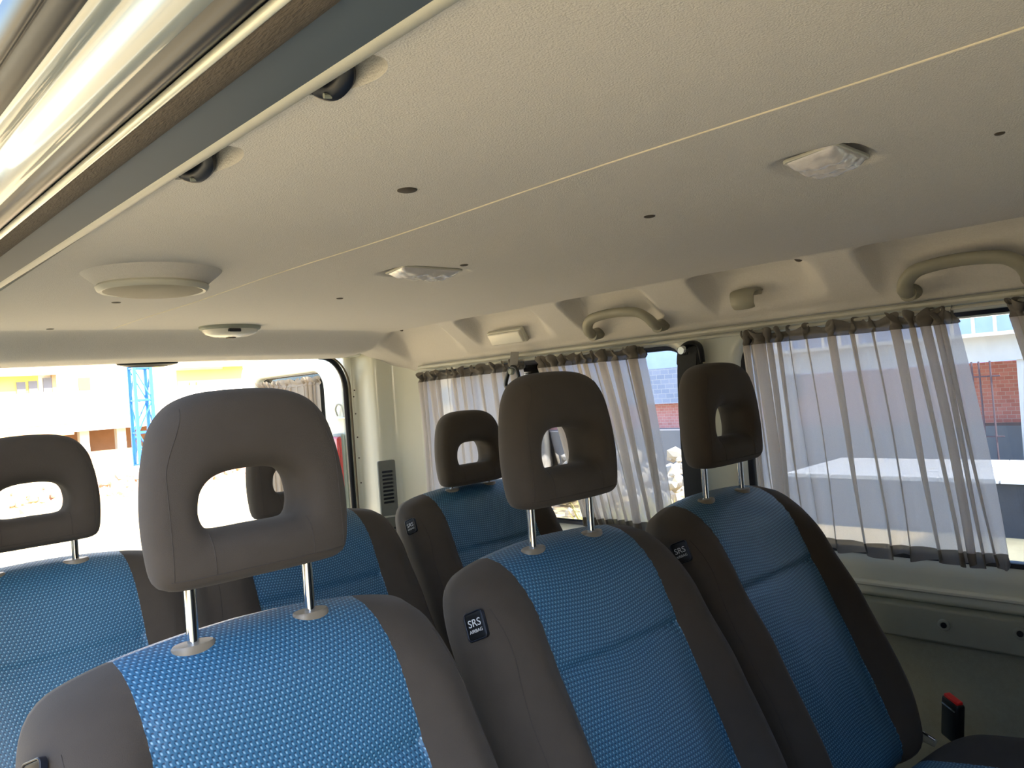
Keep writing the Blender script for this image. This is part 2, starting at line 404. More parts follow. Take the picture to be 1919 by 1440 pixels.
# ---------------------------------------------------------------- doorway header (upper left of the view)
def strip(name, pr, m, closed=False, n=4, parent=None, y0=-.5, y1=1.75):
    p2 = smooth_path([(a, b, 0) for a, b in pr], n)
    yy = frange(y0, y1, 30); vs = []; k = len(p2)
    for y in yy:
        dx = -.012 * (y - .4)
        vs += [(p.x + dx, y, p.y) for p in p2]
    f = [(i * k + j, i * k + j + 1, (i + 1) * k + j + 1, (i + 1) * k + j) for i in range(len(yy) - 1) for j in range(k - 1)]
    o = mesh(name, vs, f, m, parent)
    md = o.modifiers.new('solid', 'SOLIDIFY'); md.thickness = .0015; md.offset = 0
    return o
frame_grey = mat('door_frame_paint', (74, 88, 102), .65, coat=0, noise=.04, nscale=20)
hdr = tag(strip('trim_5', [(.290, .226), (.287, .2195), (.2805, .2155), (.2745, .2150), (.270, .218)], pale_plastic), kind='structure')
fl2 = tag(strip('trim_6', [(.2745, .2165), (.262, .2165), (.245, .2175), (.2325, .219), (.226, .225)], frame_grey), kind='structure')
vs_ = tag(strip('trim_7', [(.2335, .2215), (.231, .216), (.224, .2115), (.214, .2095), (.206, .2105), (.203, .214)], velvet), kind='structure')
edge_highlight = tag(strip('highlight_strip', [(.2055, .214), (.2045, .2105), (.2025, .2095), (.2005, .211), (.2005, .214)], paint), kind='structure')  # white strip drawn in place of an edge highlight along the seal
rb = tag(strip('trim_9', [(.203, .217), (.198, .2145), (.190, .2085), (.184, .2095), (.181, .213), (.176, .2165), (.170, .2185)], rubber), kind='structure')
band_m = mat('roof_rail_paint', (150, 158, 158), .22, coat=.6, noise=.03, nscale=8)
rp = tag(strip('trim_10', [(.1845, .2165), (.180, .2155), (.172, .2155), (.166, .220), (.161, .231), (.157, .237), (.151, .2375), (.146, .240), (.143, .246)], band_m), kind='structure')
gt = tag(strip('trim_11', [(.148, .243), (.141, .241), (.134, .2425), (.128, .245), (.125, .2435), (.121, .245), (.117, .252), (.115, .262)], rubber), kind='structure')
rs = tag(strip('trim_12', [(.1165, .255), (.112, .268), (.104, .290), (.098, .330)], paint), kind='structure')

# catches in the pockets by the doorway
for i, (y0, y1, xo) in enumerate(HOOKS):
    ym = y1 - (y1 - y0) * .24; s = (y1 - y0) / .1 * .72
    root = empty('headliner_catch', (.293, ym, .232), ['dark catch in the larger recess nearest the doorway header top', 'dark catch in the smaller recess further along the doorway header'][i], 'catch', 'catches in the headliner edge')
    MB().tube(smooth_path([(-.003, .020 * s, .003), (.003, .022 * s, -.004), (.010, .008 * s, -.007), (.010, -.018 * s, -.003), (.006, -.026 * s, .004)], 6), .0055, 10, .0085).build('catch_body', rubber, root)
    c = [(xx - .293, yy - ym) for xx, yy in [(.289 + (xo - .005) * (math.sin(PI * t ** .72)) ** .6, y0 + .002 + (y1 - y0 - .004) * t) for t in frange(.001, .999, 24)]]
    plate('recess_liner', c, [], .003, .0005, liner_m, lambda a, b, d: Vector((a, b, .0095 + d)), root)
    MB().tube([(.004, .012 * s, -.0125), (.012, .010 * s, -.0115)], .002, 8).build('catch_rib', grey_plastic, root)

# ---------------------------------------------------------------- headliner fittings
def lamp(i, wx, wy, hx, hy, label):
    root = empty('ceiling_lamp', (wx, wy, base_z(wx, wy) + .003), label, 'lamp', 'film-covered lamps in the headliner')
    n = 22; vs = []; rnd = random.Random(i + 3); ph = rnd.random() * 6
    for a in range(n + 1):
        for b in range(n + 1):
            u, v = a / n * 2 - 1, b / n * 2 - 1
            x = u * hx * .95 + v * .010; y = v * hy * .80
            e = (1 - u ** 4) * (1 - v ** 4)
            vs.append((x, y, -.013 * e ** .7 - .0022 * e * math.sin(u * 11 + v * 3 + ph) - .0012 * e * math.sin(v * 9 + ph)))
    f = [(a * (n + 1) + b, a * (n + 1) + b + 1, (a + 1) * (n + 1) + b + 1, (a + 1) * (n + 1) + b) for a in range(n) for b in range(n)]
    lo_ = mesh('wrapped_lens', vs, f, film, root, smooth='all'); md = lo_.modifiers.new('s', 'SOLIDIFY'); md.thickness = .001
    plate('lamp_rim', rrect(-hx * .97, hx * .97, -hy * .84, hy * .84, .008), [rrect(-hx * .86, hx * .86, -hy * .72, hy * .72, .006)], .004, .001, pale_plastic, lambda a, b, d: Vector((a + b / hy * .010, b, d - .001)), root)
lamp(0, .863, .360, .048, .042, 'rectangular roof lamp in crinkled clear film, the nearer and larger')
lamp(1, .893, 1.135, .072, .050, 'rectangular roof lamp in torn clear film, the farther one near mid ceiling')

sp = empty('roof_speaker', (.448, 1.262, .2235), 'round grey roof speaker on a raised ring by the doorway', 'speaker')
lathe(MB(), [(.108, .006), (.098, -.004), (.088, -.012), (.082, -.018), (.078, -.020), (.07, -.020)], (0, 0, 0), (0, 0, 1), 64).build('speaker_housing', headliner, sp)
lathe(MB(), [(.066, -.018), (.080, -.018), (.083, -.022), (.081, -.027), (.077, -.0295), (.073, -.0285)], (0, 0, 0), (0, 0, 1), 64).build('speaker_rim', pale_plastic, sp)
lathe(MB(), [(.073, -.024), (.0728, -.0285), (.060, -.032), (.035, -.0345), (.005, -.0352)], (0, 0, 0), (0, 0, 1), 64).build('speaker_grille', speaker_m, sp)

dl = empty('dome_light', (.928, 2.06, base_z(.928, 2.06) - .002), 'small oval dome light with a dark switch near the rear header', 'lamp')
def oval(ax, ay, prof, name, m, parent, cx=0, cy=0):
    mb = MB(); n = 48
    for s, z in prof: mb.v += [(cx + ax * s * math.cos(2 * PI * j / n), cy + ay * s * math.sin(2 * PI * j / n), z) for j in range(n)]
    for i in range(len(prof) - 1): mb.f += [(i * n + j, i * n + (j + 1) % n, (i + 1) * n + (j + 1) % n, (i + 1) * n + j) for j in range(n)]
    mb.f.append(tuple(range(n))); mb.f.append(tuple((len(prof) - 1) * n + j for j in range(n)))
    return mb.build(name, m, parent)
oval(.080, .062, [(1.05, .002), (1.05, -.004), (1.0, -.008)], 'lamp_base', grey_plastic, dl)
oval(.078, .060, [(.98, -.005), (.96, -.012), (.86, -.020), (.6, -.026), (.2, -.028)], 'lens', lens_m, dl)
MB().box(-.030, .004, -.060, -.050, -.018, -.009).build('switch', rubber, dl, bevel=.002)
MB().box(-.010, .010, -.010, .010, -.031, -.027).build('lens_stud', clip_m, dl, bevel=.001)

bl = empty('brake_light', (.795, 2.325, .158), 'dark oval brake light housing under the rear header', 'light')
oval(.088, .03, [(1, .004), (1, -.004), (.94, -.012), (.7, -.017), (.3, -.018)], 'housing', black_plastic, bl)
oval(.06, .02, [(1, -.014), (.9, -.0185), (.4, -.0195)], 'lens', mat('smoked_lens', (34, 22, 22), .7, noise=.05), bl)

CLIPS = [(.513, .672, .011, 'large dimple clip in the ceiling between the doorway and the long seam'), (.903, .630, .008, 'trim clip on the ceiling between the seam and the nearer lamp'),
         (1.52, .706, .008, 'trim clip just above the empty pocket with the coat hook'), (.910, 1.041, .0075, 'trim clip close beside the farther roof lamp'),
         (.923, 1.482, .0075, 'trim clip on the ceiling behind the farther roof lamp'), (1.535, 1.63, .0075, 'trim clip above the white reflector pocket'),
         (1.535, 2.10, .0075, 'trim clip above the empty rearmost pocket'), (.500, 1.613, .0085, 'trim clip just behind the round roof speaker'),
         (.498, 2.10, .0085, 'trim clip near the rear header, left of the dome light'), (.932, .208, .005, 'small trim clip nearest the camera on the far side of the ceiling')]
for x, y, r, lab in CLIPS:
    z = ceil_pt(x, y)[2]; nrm = Vector((0, 0, -1)) if x < 1.5 else Vector((-.54, 0, -.84))
    o = lathe(MB(), [(r * 1.0, -.002), (r, .0008), (r * .8, .0016), (r * .3, .002)], (0, 0, 0), nrm, 20).build('trim_clip', clip_m, loc=(x, y, z))
    tag(o, lab, 'clip', 'trim clips in the headliner')

def grab_handle(y0, y1, label):
    """y0 nearer the front"""
    root = empty('grab_handle', (1.60, (y0 + y1) / 2, .140), label, 'handle', 'grab handles above the windows')
    h = (y1 - y0) / 2
    pts = smooth_path([(.022, h - .006, -.012), (-.006, h - .004, -.008), (-.024, h - .012, .010), (-.034, h - .034, .026), (-.038, h - .07, .032), (-.038, 0, .034), (-.038, -h + .07, .032), (-.034, -h + .034, .026), (-.024, -h + .012, .010), (-.006, -h + .004, -.008), (.022, -h + .006, -.012)], 6)
    n = len(pts); rr = [.0135 + .004 * abs(2 * i / (n - 1) - 1) ** 3 for i in range(n)]
    MB().tube(pts, [r * .72 for r in rr], 14, rr, side=(0, 0, 1)).build('grip', handle_m, root)
    for s in (1, -1):
        MB().tube([(.000, s * (h - .005), -.012), (.036, s * (h - .005), -.006)], .016, 14).build('mount', handle_m, root)
grab_handle(.322, .535, 'long grab handle above the near window, rightmost of the two')
grab_handle(1.115, 1.335, 'grab handle above the rear window, smaller in the distance')
ch = empty('coat_hook', (1.585, .865, .158), 'small grey coat hook folded in a roof pocket between the handles', 'hook')
MB().tube(smooth_path([(.020, 0, .022), (-.006, 0, .022), (-.016, 0, .012), (-.016, 0, -.006), (-.008, 0, -.016)], 5), [.006] * 21, 14, [.034 - .008 * (i / 20) for i in range(21)], side=(-1, 0, 0)).build('hook_flap', handle_m, ch)
MB().box(.004, .024, -.030, .030, .012, .028).build('hook_base', handle_m, ch, bevel=.004)
rf = empty('courtesy_light', (1.592, 1.655, .152), 'white rectangular courtesy light in a roof pocket above the rear curtain', 'lamp')
MB().box(-.006, .008, -.068, .068, -.019, .019).build('light_lens', lens_m, rf, bevel=.004).rotation_euler = (0, math.radians(-32), 0)
MB().box(.002, .016, -.074, .074, -.023, .023).build('light_frame', pale_plastic, rf, bevel=.003).rotation_euler = (0, math.radians(-32), 0)

# ---------------------------------------------------------------- seats
LEAN = .44
HM, HB, HT = -.455, -.700, -.212
def yf(x, z): return LEAN * (z + .222)
def backrest_parts(root):
    W = .213
    raw = [(0, HB), (.10, HB), (.165, HB + .004), (.192, HB + .02), (.203, HB + .055), (.210, -.60), (W + .002, -.50), (W, -.42), (W - .001, -.34), (.211, -.295), (.203, -.258), (.188, -.238), (.165, -.228), (.12, -.2195), (.06, -.214), (0, HT)]
    half = smooth_path([(a, 0, b) for a, b in raw], 8)
    # resample by length
    def resample(pts, n):
        L = [0]
        for a, b in zip(pts, pts[1:]): L.append(L[-1] + (b - a).length)
        o = []; j = 0
        for i in range(n + 1):
            t = L[-1] * i / n
            while j < len(L) - 2 and L[j + 1] < t: j += 1
            f = (t - L[j]) / max(1e-9, L[j + 1] - L[j]); o.append(pts[j].lerp(pts[j + 1], min(1, f)))
        return o
    half = resample(half, 84)
    loop = half[:-1] + [Vector((-p.x, 0, p.z)) for p in reversed(half[1:])]
    N = len(loop); S = [0.0, .08] + frange(.14, .72, 22)[:] + frange(.74, 1.0, 14)
    s0 = .74
    def depth(s): return 1 if s <= s0 else math.sqrt(max(0, 1 - ((s - s0) / (1 - s0)) ** 2))
    def pos(p, s, front):
        x, z = p.x * s, HM + (p.z - HM) * s
        f = yf(x, z); mid = f + .062
        bump = interp([(-.70, .026), (-.55, .046), (-.42, .040), (-.32, .024), (-.24, .008)], z) * sstep(.112, .165, abs(x))
        pad = .010 * math.exp(-((z + .50) / .12) ** 2) * (1 - sstep(.05, .125, abs(x)))
        groove = -.007 * math.exp(-((z + .352) / .007) ** 2) * (1 - sstep(.12, .13, abs(x)))
        crease = -.005 * math.exp(-((abs(x) - .125) / .005) ** 2)
        fr = f - bump - pad - groove - crease
        y = mid + ((fr - mid) if front else .060) * depth(s)
        return Vector((x, y, z))
    bm = bmesh.new(); uvl = bm.loops.layers.uv.new('UVMap'); back_id = {}
    def make(front):
        rows = []; uvs = {}
        for i, p in enumerate(loop):
            prev = pos(p, 0, front); v = 0; sg = 1 if p.z > HM else -1
            wgt = abs(p.z - HM) / math.hypot(p.x, p.z - HM); col = []
            for s in S:
                q = pos(p, s, front); v += sg * math.hypot(q.z - prev.z, (q.y - prev.y) * wgt ** 2); prev = q
                col.append((q, (q.x, v)))
            rows.append(col)
        return rows
    top = {}
    for front in (True, False):
        rows = make(front)
        cen = bm.verts.new(rows[0][0][0]); V = []
        for i in range(N):
            col = []
            for k, s in enumerate(S):
                if k == 0: col.append(cen); continue
                if s == 1.0 and not front: col.append(top[i]); continue
                v = bm.verts.new(rows[i][k][0]); col.append(v)
                if s == 1.0: top[i] = v
            V.append(col)
        for i in range(N):
            j = (i + 1) % N
            for k in range(len(S) - 1):
                if k == 0: vs, us = [cen, V[i][1], V[j][1]], [(0, 0), rows[i][1][1], rows[j][1][1]]
                else: vs, us = [V[i][k], V[i][k + 1], V[j][k + 1], V[j][k]], [rows[i][k][1], rows[i][k + 1][1], rows[j][k + 1][1], rows[j][k][1]]
                try: f = bm.faces.new(vs)
                except ValueError: continue
                for lp, uv in zip(f.loops, us): lp[uvl].uv = uv
                f.material_index = 0 if front else (1 if k < len(S) - 8 else 0)
    bmesh.ops.recalc_face_normals(bm, faces=bm.faces)
    for x in (.125, -.125):
        bmesh.ops.bisect_plane(bm, geom=bm.verts[:] + bm.edges[:] + bm.faces[:], plane_co=(x, 0, 0), plane_no=(1, 0, 0), dist=1e-6)
    bm.normal_update()
    bvh = BVHTree.FromBMesh(bm)
    full = bpy.data.meshes.new('full'); bm.to_mesh(full); bm.free()
    def part(name, m, keep):
        b = bmesh.new(); b.from_mesh(full)
        bmesh.ops.delete(b, geom=[f for f in b.faces if not keep(f.calc_center_median(), f.material_index)], context='FACES')
        me = bpy.data.meshes.new(name); b.to_mesh(me); b.free()
        for p in me.polygons: p.material_index = 0
        return link(name, me, m, root, smooth='all')
    part('center_panel', blue_knit, lambda c, k: abs(c.x) < .125 and k == 0)
    lb = part('side_bolster', suede, lambda c, k: c.x <= -.125 and k == 0)
    rbs = part('side_bolster', suede, lambda c, k: c.x >= .125 and k == 0)
    part('back_cover', suede_dark, lambda c, k: k == 1)
    bpy.data.meshes.remove(full)
    # stitched seams laid on the upholstery
    def seam(pts, d, r=.0007, par=None):
        o = []
        for p in pts:
            h = bvh.ray_cast(Vector(p) - Vector(d) * .3, Vector(d))
            if h[0]: o.append(h[0] - Vector(d) * r * .15)
        return MB().tube(o, r, 6)
    for s, bo in ((-1, lb), (1, rbs)):
        a = seam([(s * (.185 + .012 * sstep(-.26, -.40, z)), 0, z) for z in frange(-.262, -.66, 40)], (0, 1, 0)); a.build('bolster_seam', thread, bo)
    return bvh
def headrest(root):
    out_ = [(0, -.163), (.06, -.163), (.086, -.161), (.0965, -.151), (.1005, -.125), (.1015, -.095), (.0995, -.068), (.0955, -.042), (.087, -.014), (.069, .007), (.040, .0175), (0, .020)]
    inn = [(0, -.113), (.036, -.113), (.048, -.109), (.053, -.099), (.053, -.088), (.049, -.075), (.038, -.065), (.02, -.060), (0, -.059)]
    c = Vector((0, 0, -.088)); N = 120
    def byang(half):
        p = smooth_path([(a, 0, b) for a, b in half], 10); p = p + [Vector((-q.x, 0, q.z)) for q in reversed(p)]
        an = [(math.atan2((q - c).x, (q - c).z) % (2 * PI), (q - c).length) for q in p]; an.sort(); an = [(an[-1][0] - 2 * PI, an[-1][1])] + an + [(an[0][0] + 2 * PI, an[0][1])]
        o = []
        for i in range(N):
            t = 2 * PI * (i + .5) / N
            for (a, ra), (b, rb_) in zip(an, an[1:]):
                if a <= t <= b:
                    f = (t - a) / max(1e-9, b - a); r = ra + (rb_ - ra) * f; break
            o.append(c + Vector((math.sin(t) * r, 0, math.cos(t) * r)))
        return o
    P, Q = byang(out_), byang(inn); Mn = 56
    vs = []
    def sg(v, e): return math.copysign(abs(v) ** e, v)
    for i in range(N):
        p, q = P[i], Q[i]; mid = (p + q) / 2; hf = (p - q) / 2
        T = .035
        for k in range(Mn):
            a = 2 * PI * (k + .5) / Mn; cs, sn = math.cos(a), math.sin(a)
            e = .55 if cs > 0 else .85
            pt = mid + hf * sg(cs, e); y = .034 + T * sg(sn, .62 if cs > 0 else .85)
            y += .5 * pt.x ** 2 if sn < 0 else 0
            if sn > 0: pt.x *= 1 - .15 * sn
            y += (pt.z + .15) * .06
            vs.append((pt.x, y, pt.z))
    fs = [(i * Mn + k, i * Mn + (k + 1) % Mn, ((i + 1) % N) * Mn + (k + 1) % Mn, ((i + 1) % N) * Mn + k) for i in range(N) for k in range(Mn)]
    h = mesh('headrest', vs, fs, suede, root, smooth='all')
    bm = bmesh.new(); bm.from_mesh(h.data); bm.normal_update(); bvh = BVHTree.FromBMesh(bm); bm.free()
    def seam(pts, d=(0, 1, 0), r=.00055):
        o = []
        for p in pts:
            hit = bvh.ray_cast(Vector(p) - Vector(d) * .3, Vector(d))
            if hit[0]: o.append(hit[0] - Vector(d) * r * .1)
        if len(o) > 2: MB().tube(o, r, 6).build('seam', thread, h)
    seam([(-.086 + .02 * sstep(-.06, .01, z), 0, z) for z in frange(.003, -.150, 40)])
    seam([(.086 - .02 * sstep(-.06, .01, z), 0, z) for z in frange(.003, -.150, 40)])
    seam([(x, 0, -.1505) for x in frange(-.088, .088, 40)])
    for s in (-1, 1): seam([(s * .050, 0, z) for z in frange(-.114, -.150, 10)])
    for s in (-1, 1):
        MB().tube([(s * .061, .040, -.245), (s * .061, .040, -.140)], .0055, 16).build('post', chrome, h)
    return h
def seat_cushion(root):
    def outline(n=144):
        o = []
        for i in range(n):
            t = 2 * PI * i / n; e = .42
            o.append((.216 * math.copysign(abs(math.cos(t)) ** e, math.cos(t)), -.405 + .225 * math.copysign(abs(math.sin(t)) ** e, math.sin(t))))
        return o
    lp = outline(); N = len(lp); S = frange(0, .80, 18)[1:] + frange(.82, 1, 10); s0 = .80
    bm = bmesh.new(); uvl = bm.loops.layers.uv.new('UVMap')
    def pos(p, s, top):
        x, y = p[0] * s, -.405 + (p[1] + .405) * s
        d = 1 if s <= s0 else math.sqrt(max(0, 1 - ((s - s0) / (1 - s0)) ** 2))
        zt = -.672 + (-.20 - y) * .16; mid = zt - .07
        bump = .034 * sstep(.115, .17, abs(x)) * sstep(-.18, -.30, y)
        return Vector((x, y, mid + ((zt + bump - mid) if top else -.07) * d))
    rim = {}
    for top in (True, False):
        cen = bm.verts.new(pos((0, -.405), 0, top)); V = []
        for i in range(N):
            col = [cen]
            for s in S:
                if s == 1 and not top: col.append(rim[i]); continue
                v = bm.verts.new(pos(lp[i], s, top)); col.append(v)
                if s == 1: rim[i] = v
            V.append(col)
        for i in range(N):
            j = (i + 1) % N
            for k in range(len(S)):
                vs = [cen, V[i][1], V[j][1]] if k == 0 else [V[i][k], V[i][k + 1], V[j][k + 1], V[j][k]]
                f = bm.faces.new(vs)
                for l in f.loops: l[uvl].uv = (l.vert.co.x, l.vert.co.y)
    bmesh.ops.recalc_face_normals(bm, faces=bm.faces)
    for x in (.125, -.125): bmesh.ops.bisect_plane(bm, geom=bm.verts[:] + bm.edges[:] + bm.faces[:], plane_co=(x, 0, 0), plane_no=(1, 0, 0), dist=1e-6)
    full = bpy.data.meshes.new('full'); bm.to_mesh(full); bm.free()
    for name, m, keep in (('cushion_panel', blue_knit, lambda c: abs(c.x) < .125), ('cushion_bolster', suede_dark, lambda c: c.x >= .125), ('cushion_bolster', suede_dark, lambda c: c.x <= -.125)):
        b = bmesh.new(); b.from_mesh(full)
        bmesh.ops.delete(b, geom=[f for f in b.faces if not keep(f.calc_center_median())], context='FACES')
        me = bpy.data.meshes.new(name); b.to_mesh(me); b.free(); link(name, me, m, root, smooth='all')
    bpy.data.meshes.remove(full)

SEAT_LABEL = {}
def make_seat():
    root = empty('passenger_seat', (0, 0, 0))
    bvh = backrest_parts(root); h = headrest(root); seat_cushion(root)
    for s in (-1, 1):
        g = MB(); n = 28
        for k, (sc_, z) in enumerate(((1.0, -.226), (1.0, -.2185), (.9, -.2165), (.45, -.2160))):
            g.v += [(s * .061 + .0205 * sc_ * math.cos(2 * PI * j / n), .040 + .0125 * sc_ * math.sin(2 * PI * j / n), z) for j in range(n)]
        for i in range(3): g.f += [(i * n + j, i * n + (j + 1) % n, (i + 1) * n + (j + 1) % n, (i + 1) * n + j) for j in range(n)]
        g.f.append(tuple(3 * n + j for j in range(n))); g.build('post_collar', collar_m, root)
    # side airbag tag
    hit = bvh.ray_cast(Vector((-.5, .003, -.279)), Vector((1, 0, 0)))
    nrm = hit[1] if hit[1].x < 0 else -hit[1]
    nrm = (nrm + Vector((-.6, 0, 0))).normalized(); up = Vector((0, .40, .92)); up = (up - nrm * up.dot(nrm)).normalized(); rt = up.cross(nrm)
    cpt = hit[0] + nrm * .0006
    Mx = Matrix((rt, up, nrm)).transposed().to_4x4(); Mx.translation = cpt
    tg = plate('airbag_tag', rrect(-.0125, .0125, -.0155, .0155, .004), [], .005, .0012, black_plastic, lambda a, b, d: Mx @ Vector((a, b, d)), root)
    plate('tag_rim', rrect(-.0142, .0142, -.0172, .0172, .005), [rrect(-.0122, .0122, -.0152, .0152, .004)], .0066, .001, rubber, lambda a, b, d: Mx @ Vector((a, b, d)), tg)
    lettering('tag_text', 'SRS', .0125, text_m, Mx @ Matrix.Translation((0, .003, .0026)), tg)
    lettering('tag_text', 'AIRBAG', .0056, text_m, Mx @ Matrix.Translation((0, -.006, .0026)), tg)
    b = MB().box(-.17, .17, -.58, -.22, FLOOR + .004, -.815); b.build('seat_pedestal', black_plastic, root, bevel=.02)
    return root, h
seat, head = make_seat()
SEATS = [(.337, .700, 0, 0, 'nearest passenger seat, blue knit centre, by the open doorway'), (.795, .700, 0, 0, 'middle seat of the front row, with a legible black airbag tag'),
         (1.228, .700, 0, 0, 'front-row seat beside the long near curtain and red buckle'), (.302, 1.43, -.018, -.020, 'back-row seat at the picture edge, silhouetted against the bright tailgate'),
         (.774, 1.43, -.018, -.045, 'back-row middle seat, mostly hidden behind the nearest seat'), (1.255, 1.43, -.018, -.048, 'back-row seat in the corner before the rear curtain, lowered headrest')]
protos = []
for i, (x, y, dz, hz, lab) in enumerate(SEATS):
    o = seat if i == 0 else copy_tree(seat)
    o.location = (x, y, dz); tag(o, lab, 'seat', 'blue and grey passenger seats')
    protos.append((o, hz))
for o, hz in protos:
    for c in children(o):
        if c.name.startswith('headrest'): c.location.z = hz
        if o.location.y > 1 and c.name.split('.')[0] in ('center_panel', 'side_bolster', 'back_cover', 'cushion_panel', 'cushion_bolster'): c.scale.x = 1.08   # the rear bench seats are wider
        if o.location.y > 1 and c.name.startswith('airbag_tag'): c.location.x = -.016
        if c.name.startswith('seat_pedestal'): c.location.z = -o.location.z

# buckle and recliner bar by the wall-side seat
bk = empty('belt_buckle', (1.476, .468, -.640), 'black seat belt buckle with a red release button, beside the wall-side seat', 'buckle')
rb_ = MB().box(-.009, .009, -.021, .021, -.040, .036).build('buckle_body', black_plastic, bk, bevel=.005); rb_.rotation_euler = (math.radians(8), 0, math.radians(-38))
r2 = MB().box(-.0062, .0062, -.0175, .0175, .030, .0405).build('release_button', red_m, bk, bevel=.002); r2.rotation_euler = rb_.rotation_euler
r3 = MB().box(-.0098, -.0088, -.017, .017, .022, .025).build('latch_slot', chrome, bk); r3.rotation_euler = rb_.rotation_euler
MB().tube([(0, 0, -.04), (-.006, .01, -.13), (-.035, .03, -.20)], .005, 10).build('buckle_stalk', black_plastic, bk)
rl = empty('recliner_lever', (1.462, .535, -.668), 'short recliner lever with a bright edge at the wall-side seat base', 'lever')
MB().tube([(0, .035, .012), (0, 0, -.004), (.004, -.04, -.020)], [.012, .011, .008], 12, [.006, .006, .005]).build('lever_arm', grey_plastic, rl)
MB().tube([(-.004, .025, .018), (-.004, -.005, .006), (0, -.040, -.012)], .0022, 8).build('lever_edge', chrome, rl)

# ---------------------------------------------------------------- belts
def ribbon(pts, w, m, name, parent, side=(0, 1, 0)):
    return MB().tube(smooth_path(pts, 6), .0012, 10, w / 2, side=Vector((1, 0, 0))).build(name, m, parent)
b1 = empty('seat_belt', (1.640, 1.046, .052), 'black seat belt hanging from the pillar between the two windows', 'seat belt')
MB().box(-.020, -.008, -.028, .034, -.075, .020).build('cover_plate', black_plastic, b1, bevel=.005)
ribbon([(-.022, .004, .0), (-.030, .006, -.10), (-.040, .002, -.32), (-.060, -.02, -.60), (-.10, -.10, -.95)], .056, belt_m, 'belt', b1)
lathe(MB(), [(.012, -.012), (.012, .012), (.009, .016), (.004, .016)], (-.022, .010, .010), (-1, 0, 0), 24).build('anchor_bolt', chrome, b1)
mbk = MB(); mbk.tube(smooth_path([(-.010, .034, -.022), (-.014, .024, .012), (-.014, 0, .026), (-.012, -.026, .018), (-.010, -.030, -.022)], 6), .010, 10, .007); mbk.build('belt_guide', black_plastic, b1)
MB().box(-.016, -.004, -.030, .034, -.040, -.016).build('guide_bar', black_plastic, b1, bevel=.004)
b2 = empty('seat_belt', (1.600, 1.628, .090), 'seat belt with grey webbing hung from the roof rail between the rear curtains', 'seat belt')
ribbon([(-.002, 0, .018), (-.006, .002, -.010), (-.010, .004, -.032)], .036, belt_grey, 'hanger_strap', b2)
mbk = MB(); mbk.tube(smooth_path([(-.014, .012, -.030), (-.016, .034, -.074), (-.016, .024, -.084), (-.016, -.020, -.070), (-.014, -.014, -.034)], 5, True) , .0065, 10, .005, cap=False)
mbk.build('triangle_guide', black_plastic, b2)
lathe(MB(), [(.010, 0), (.010, .008), (.007, .011)], (-.014, .004, -.040), (-1, 0, 0), 20).build('guide_bolt', grey_plastic, b2)
ribbon([(-.018, .008, -.078), (-.022, -.01, -.18), (-.03, -.06, -.34), (-.045, -.115, -.50), (-.06, -.18, -.90)], .044, belt_m, 'belt', b2)

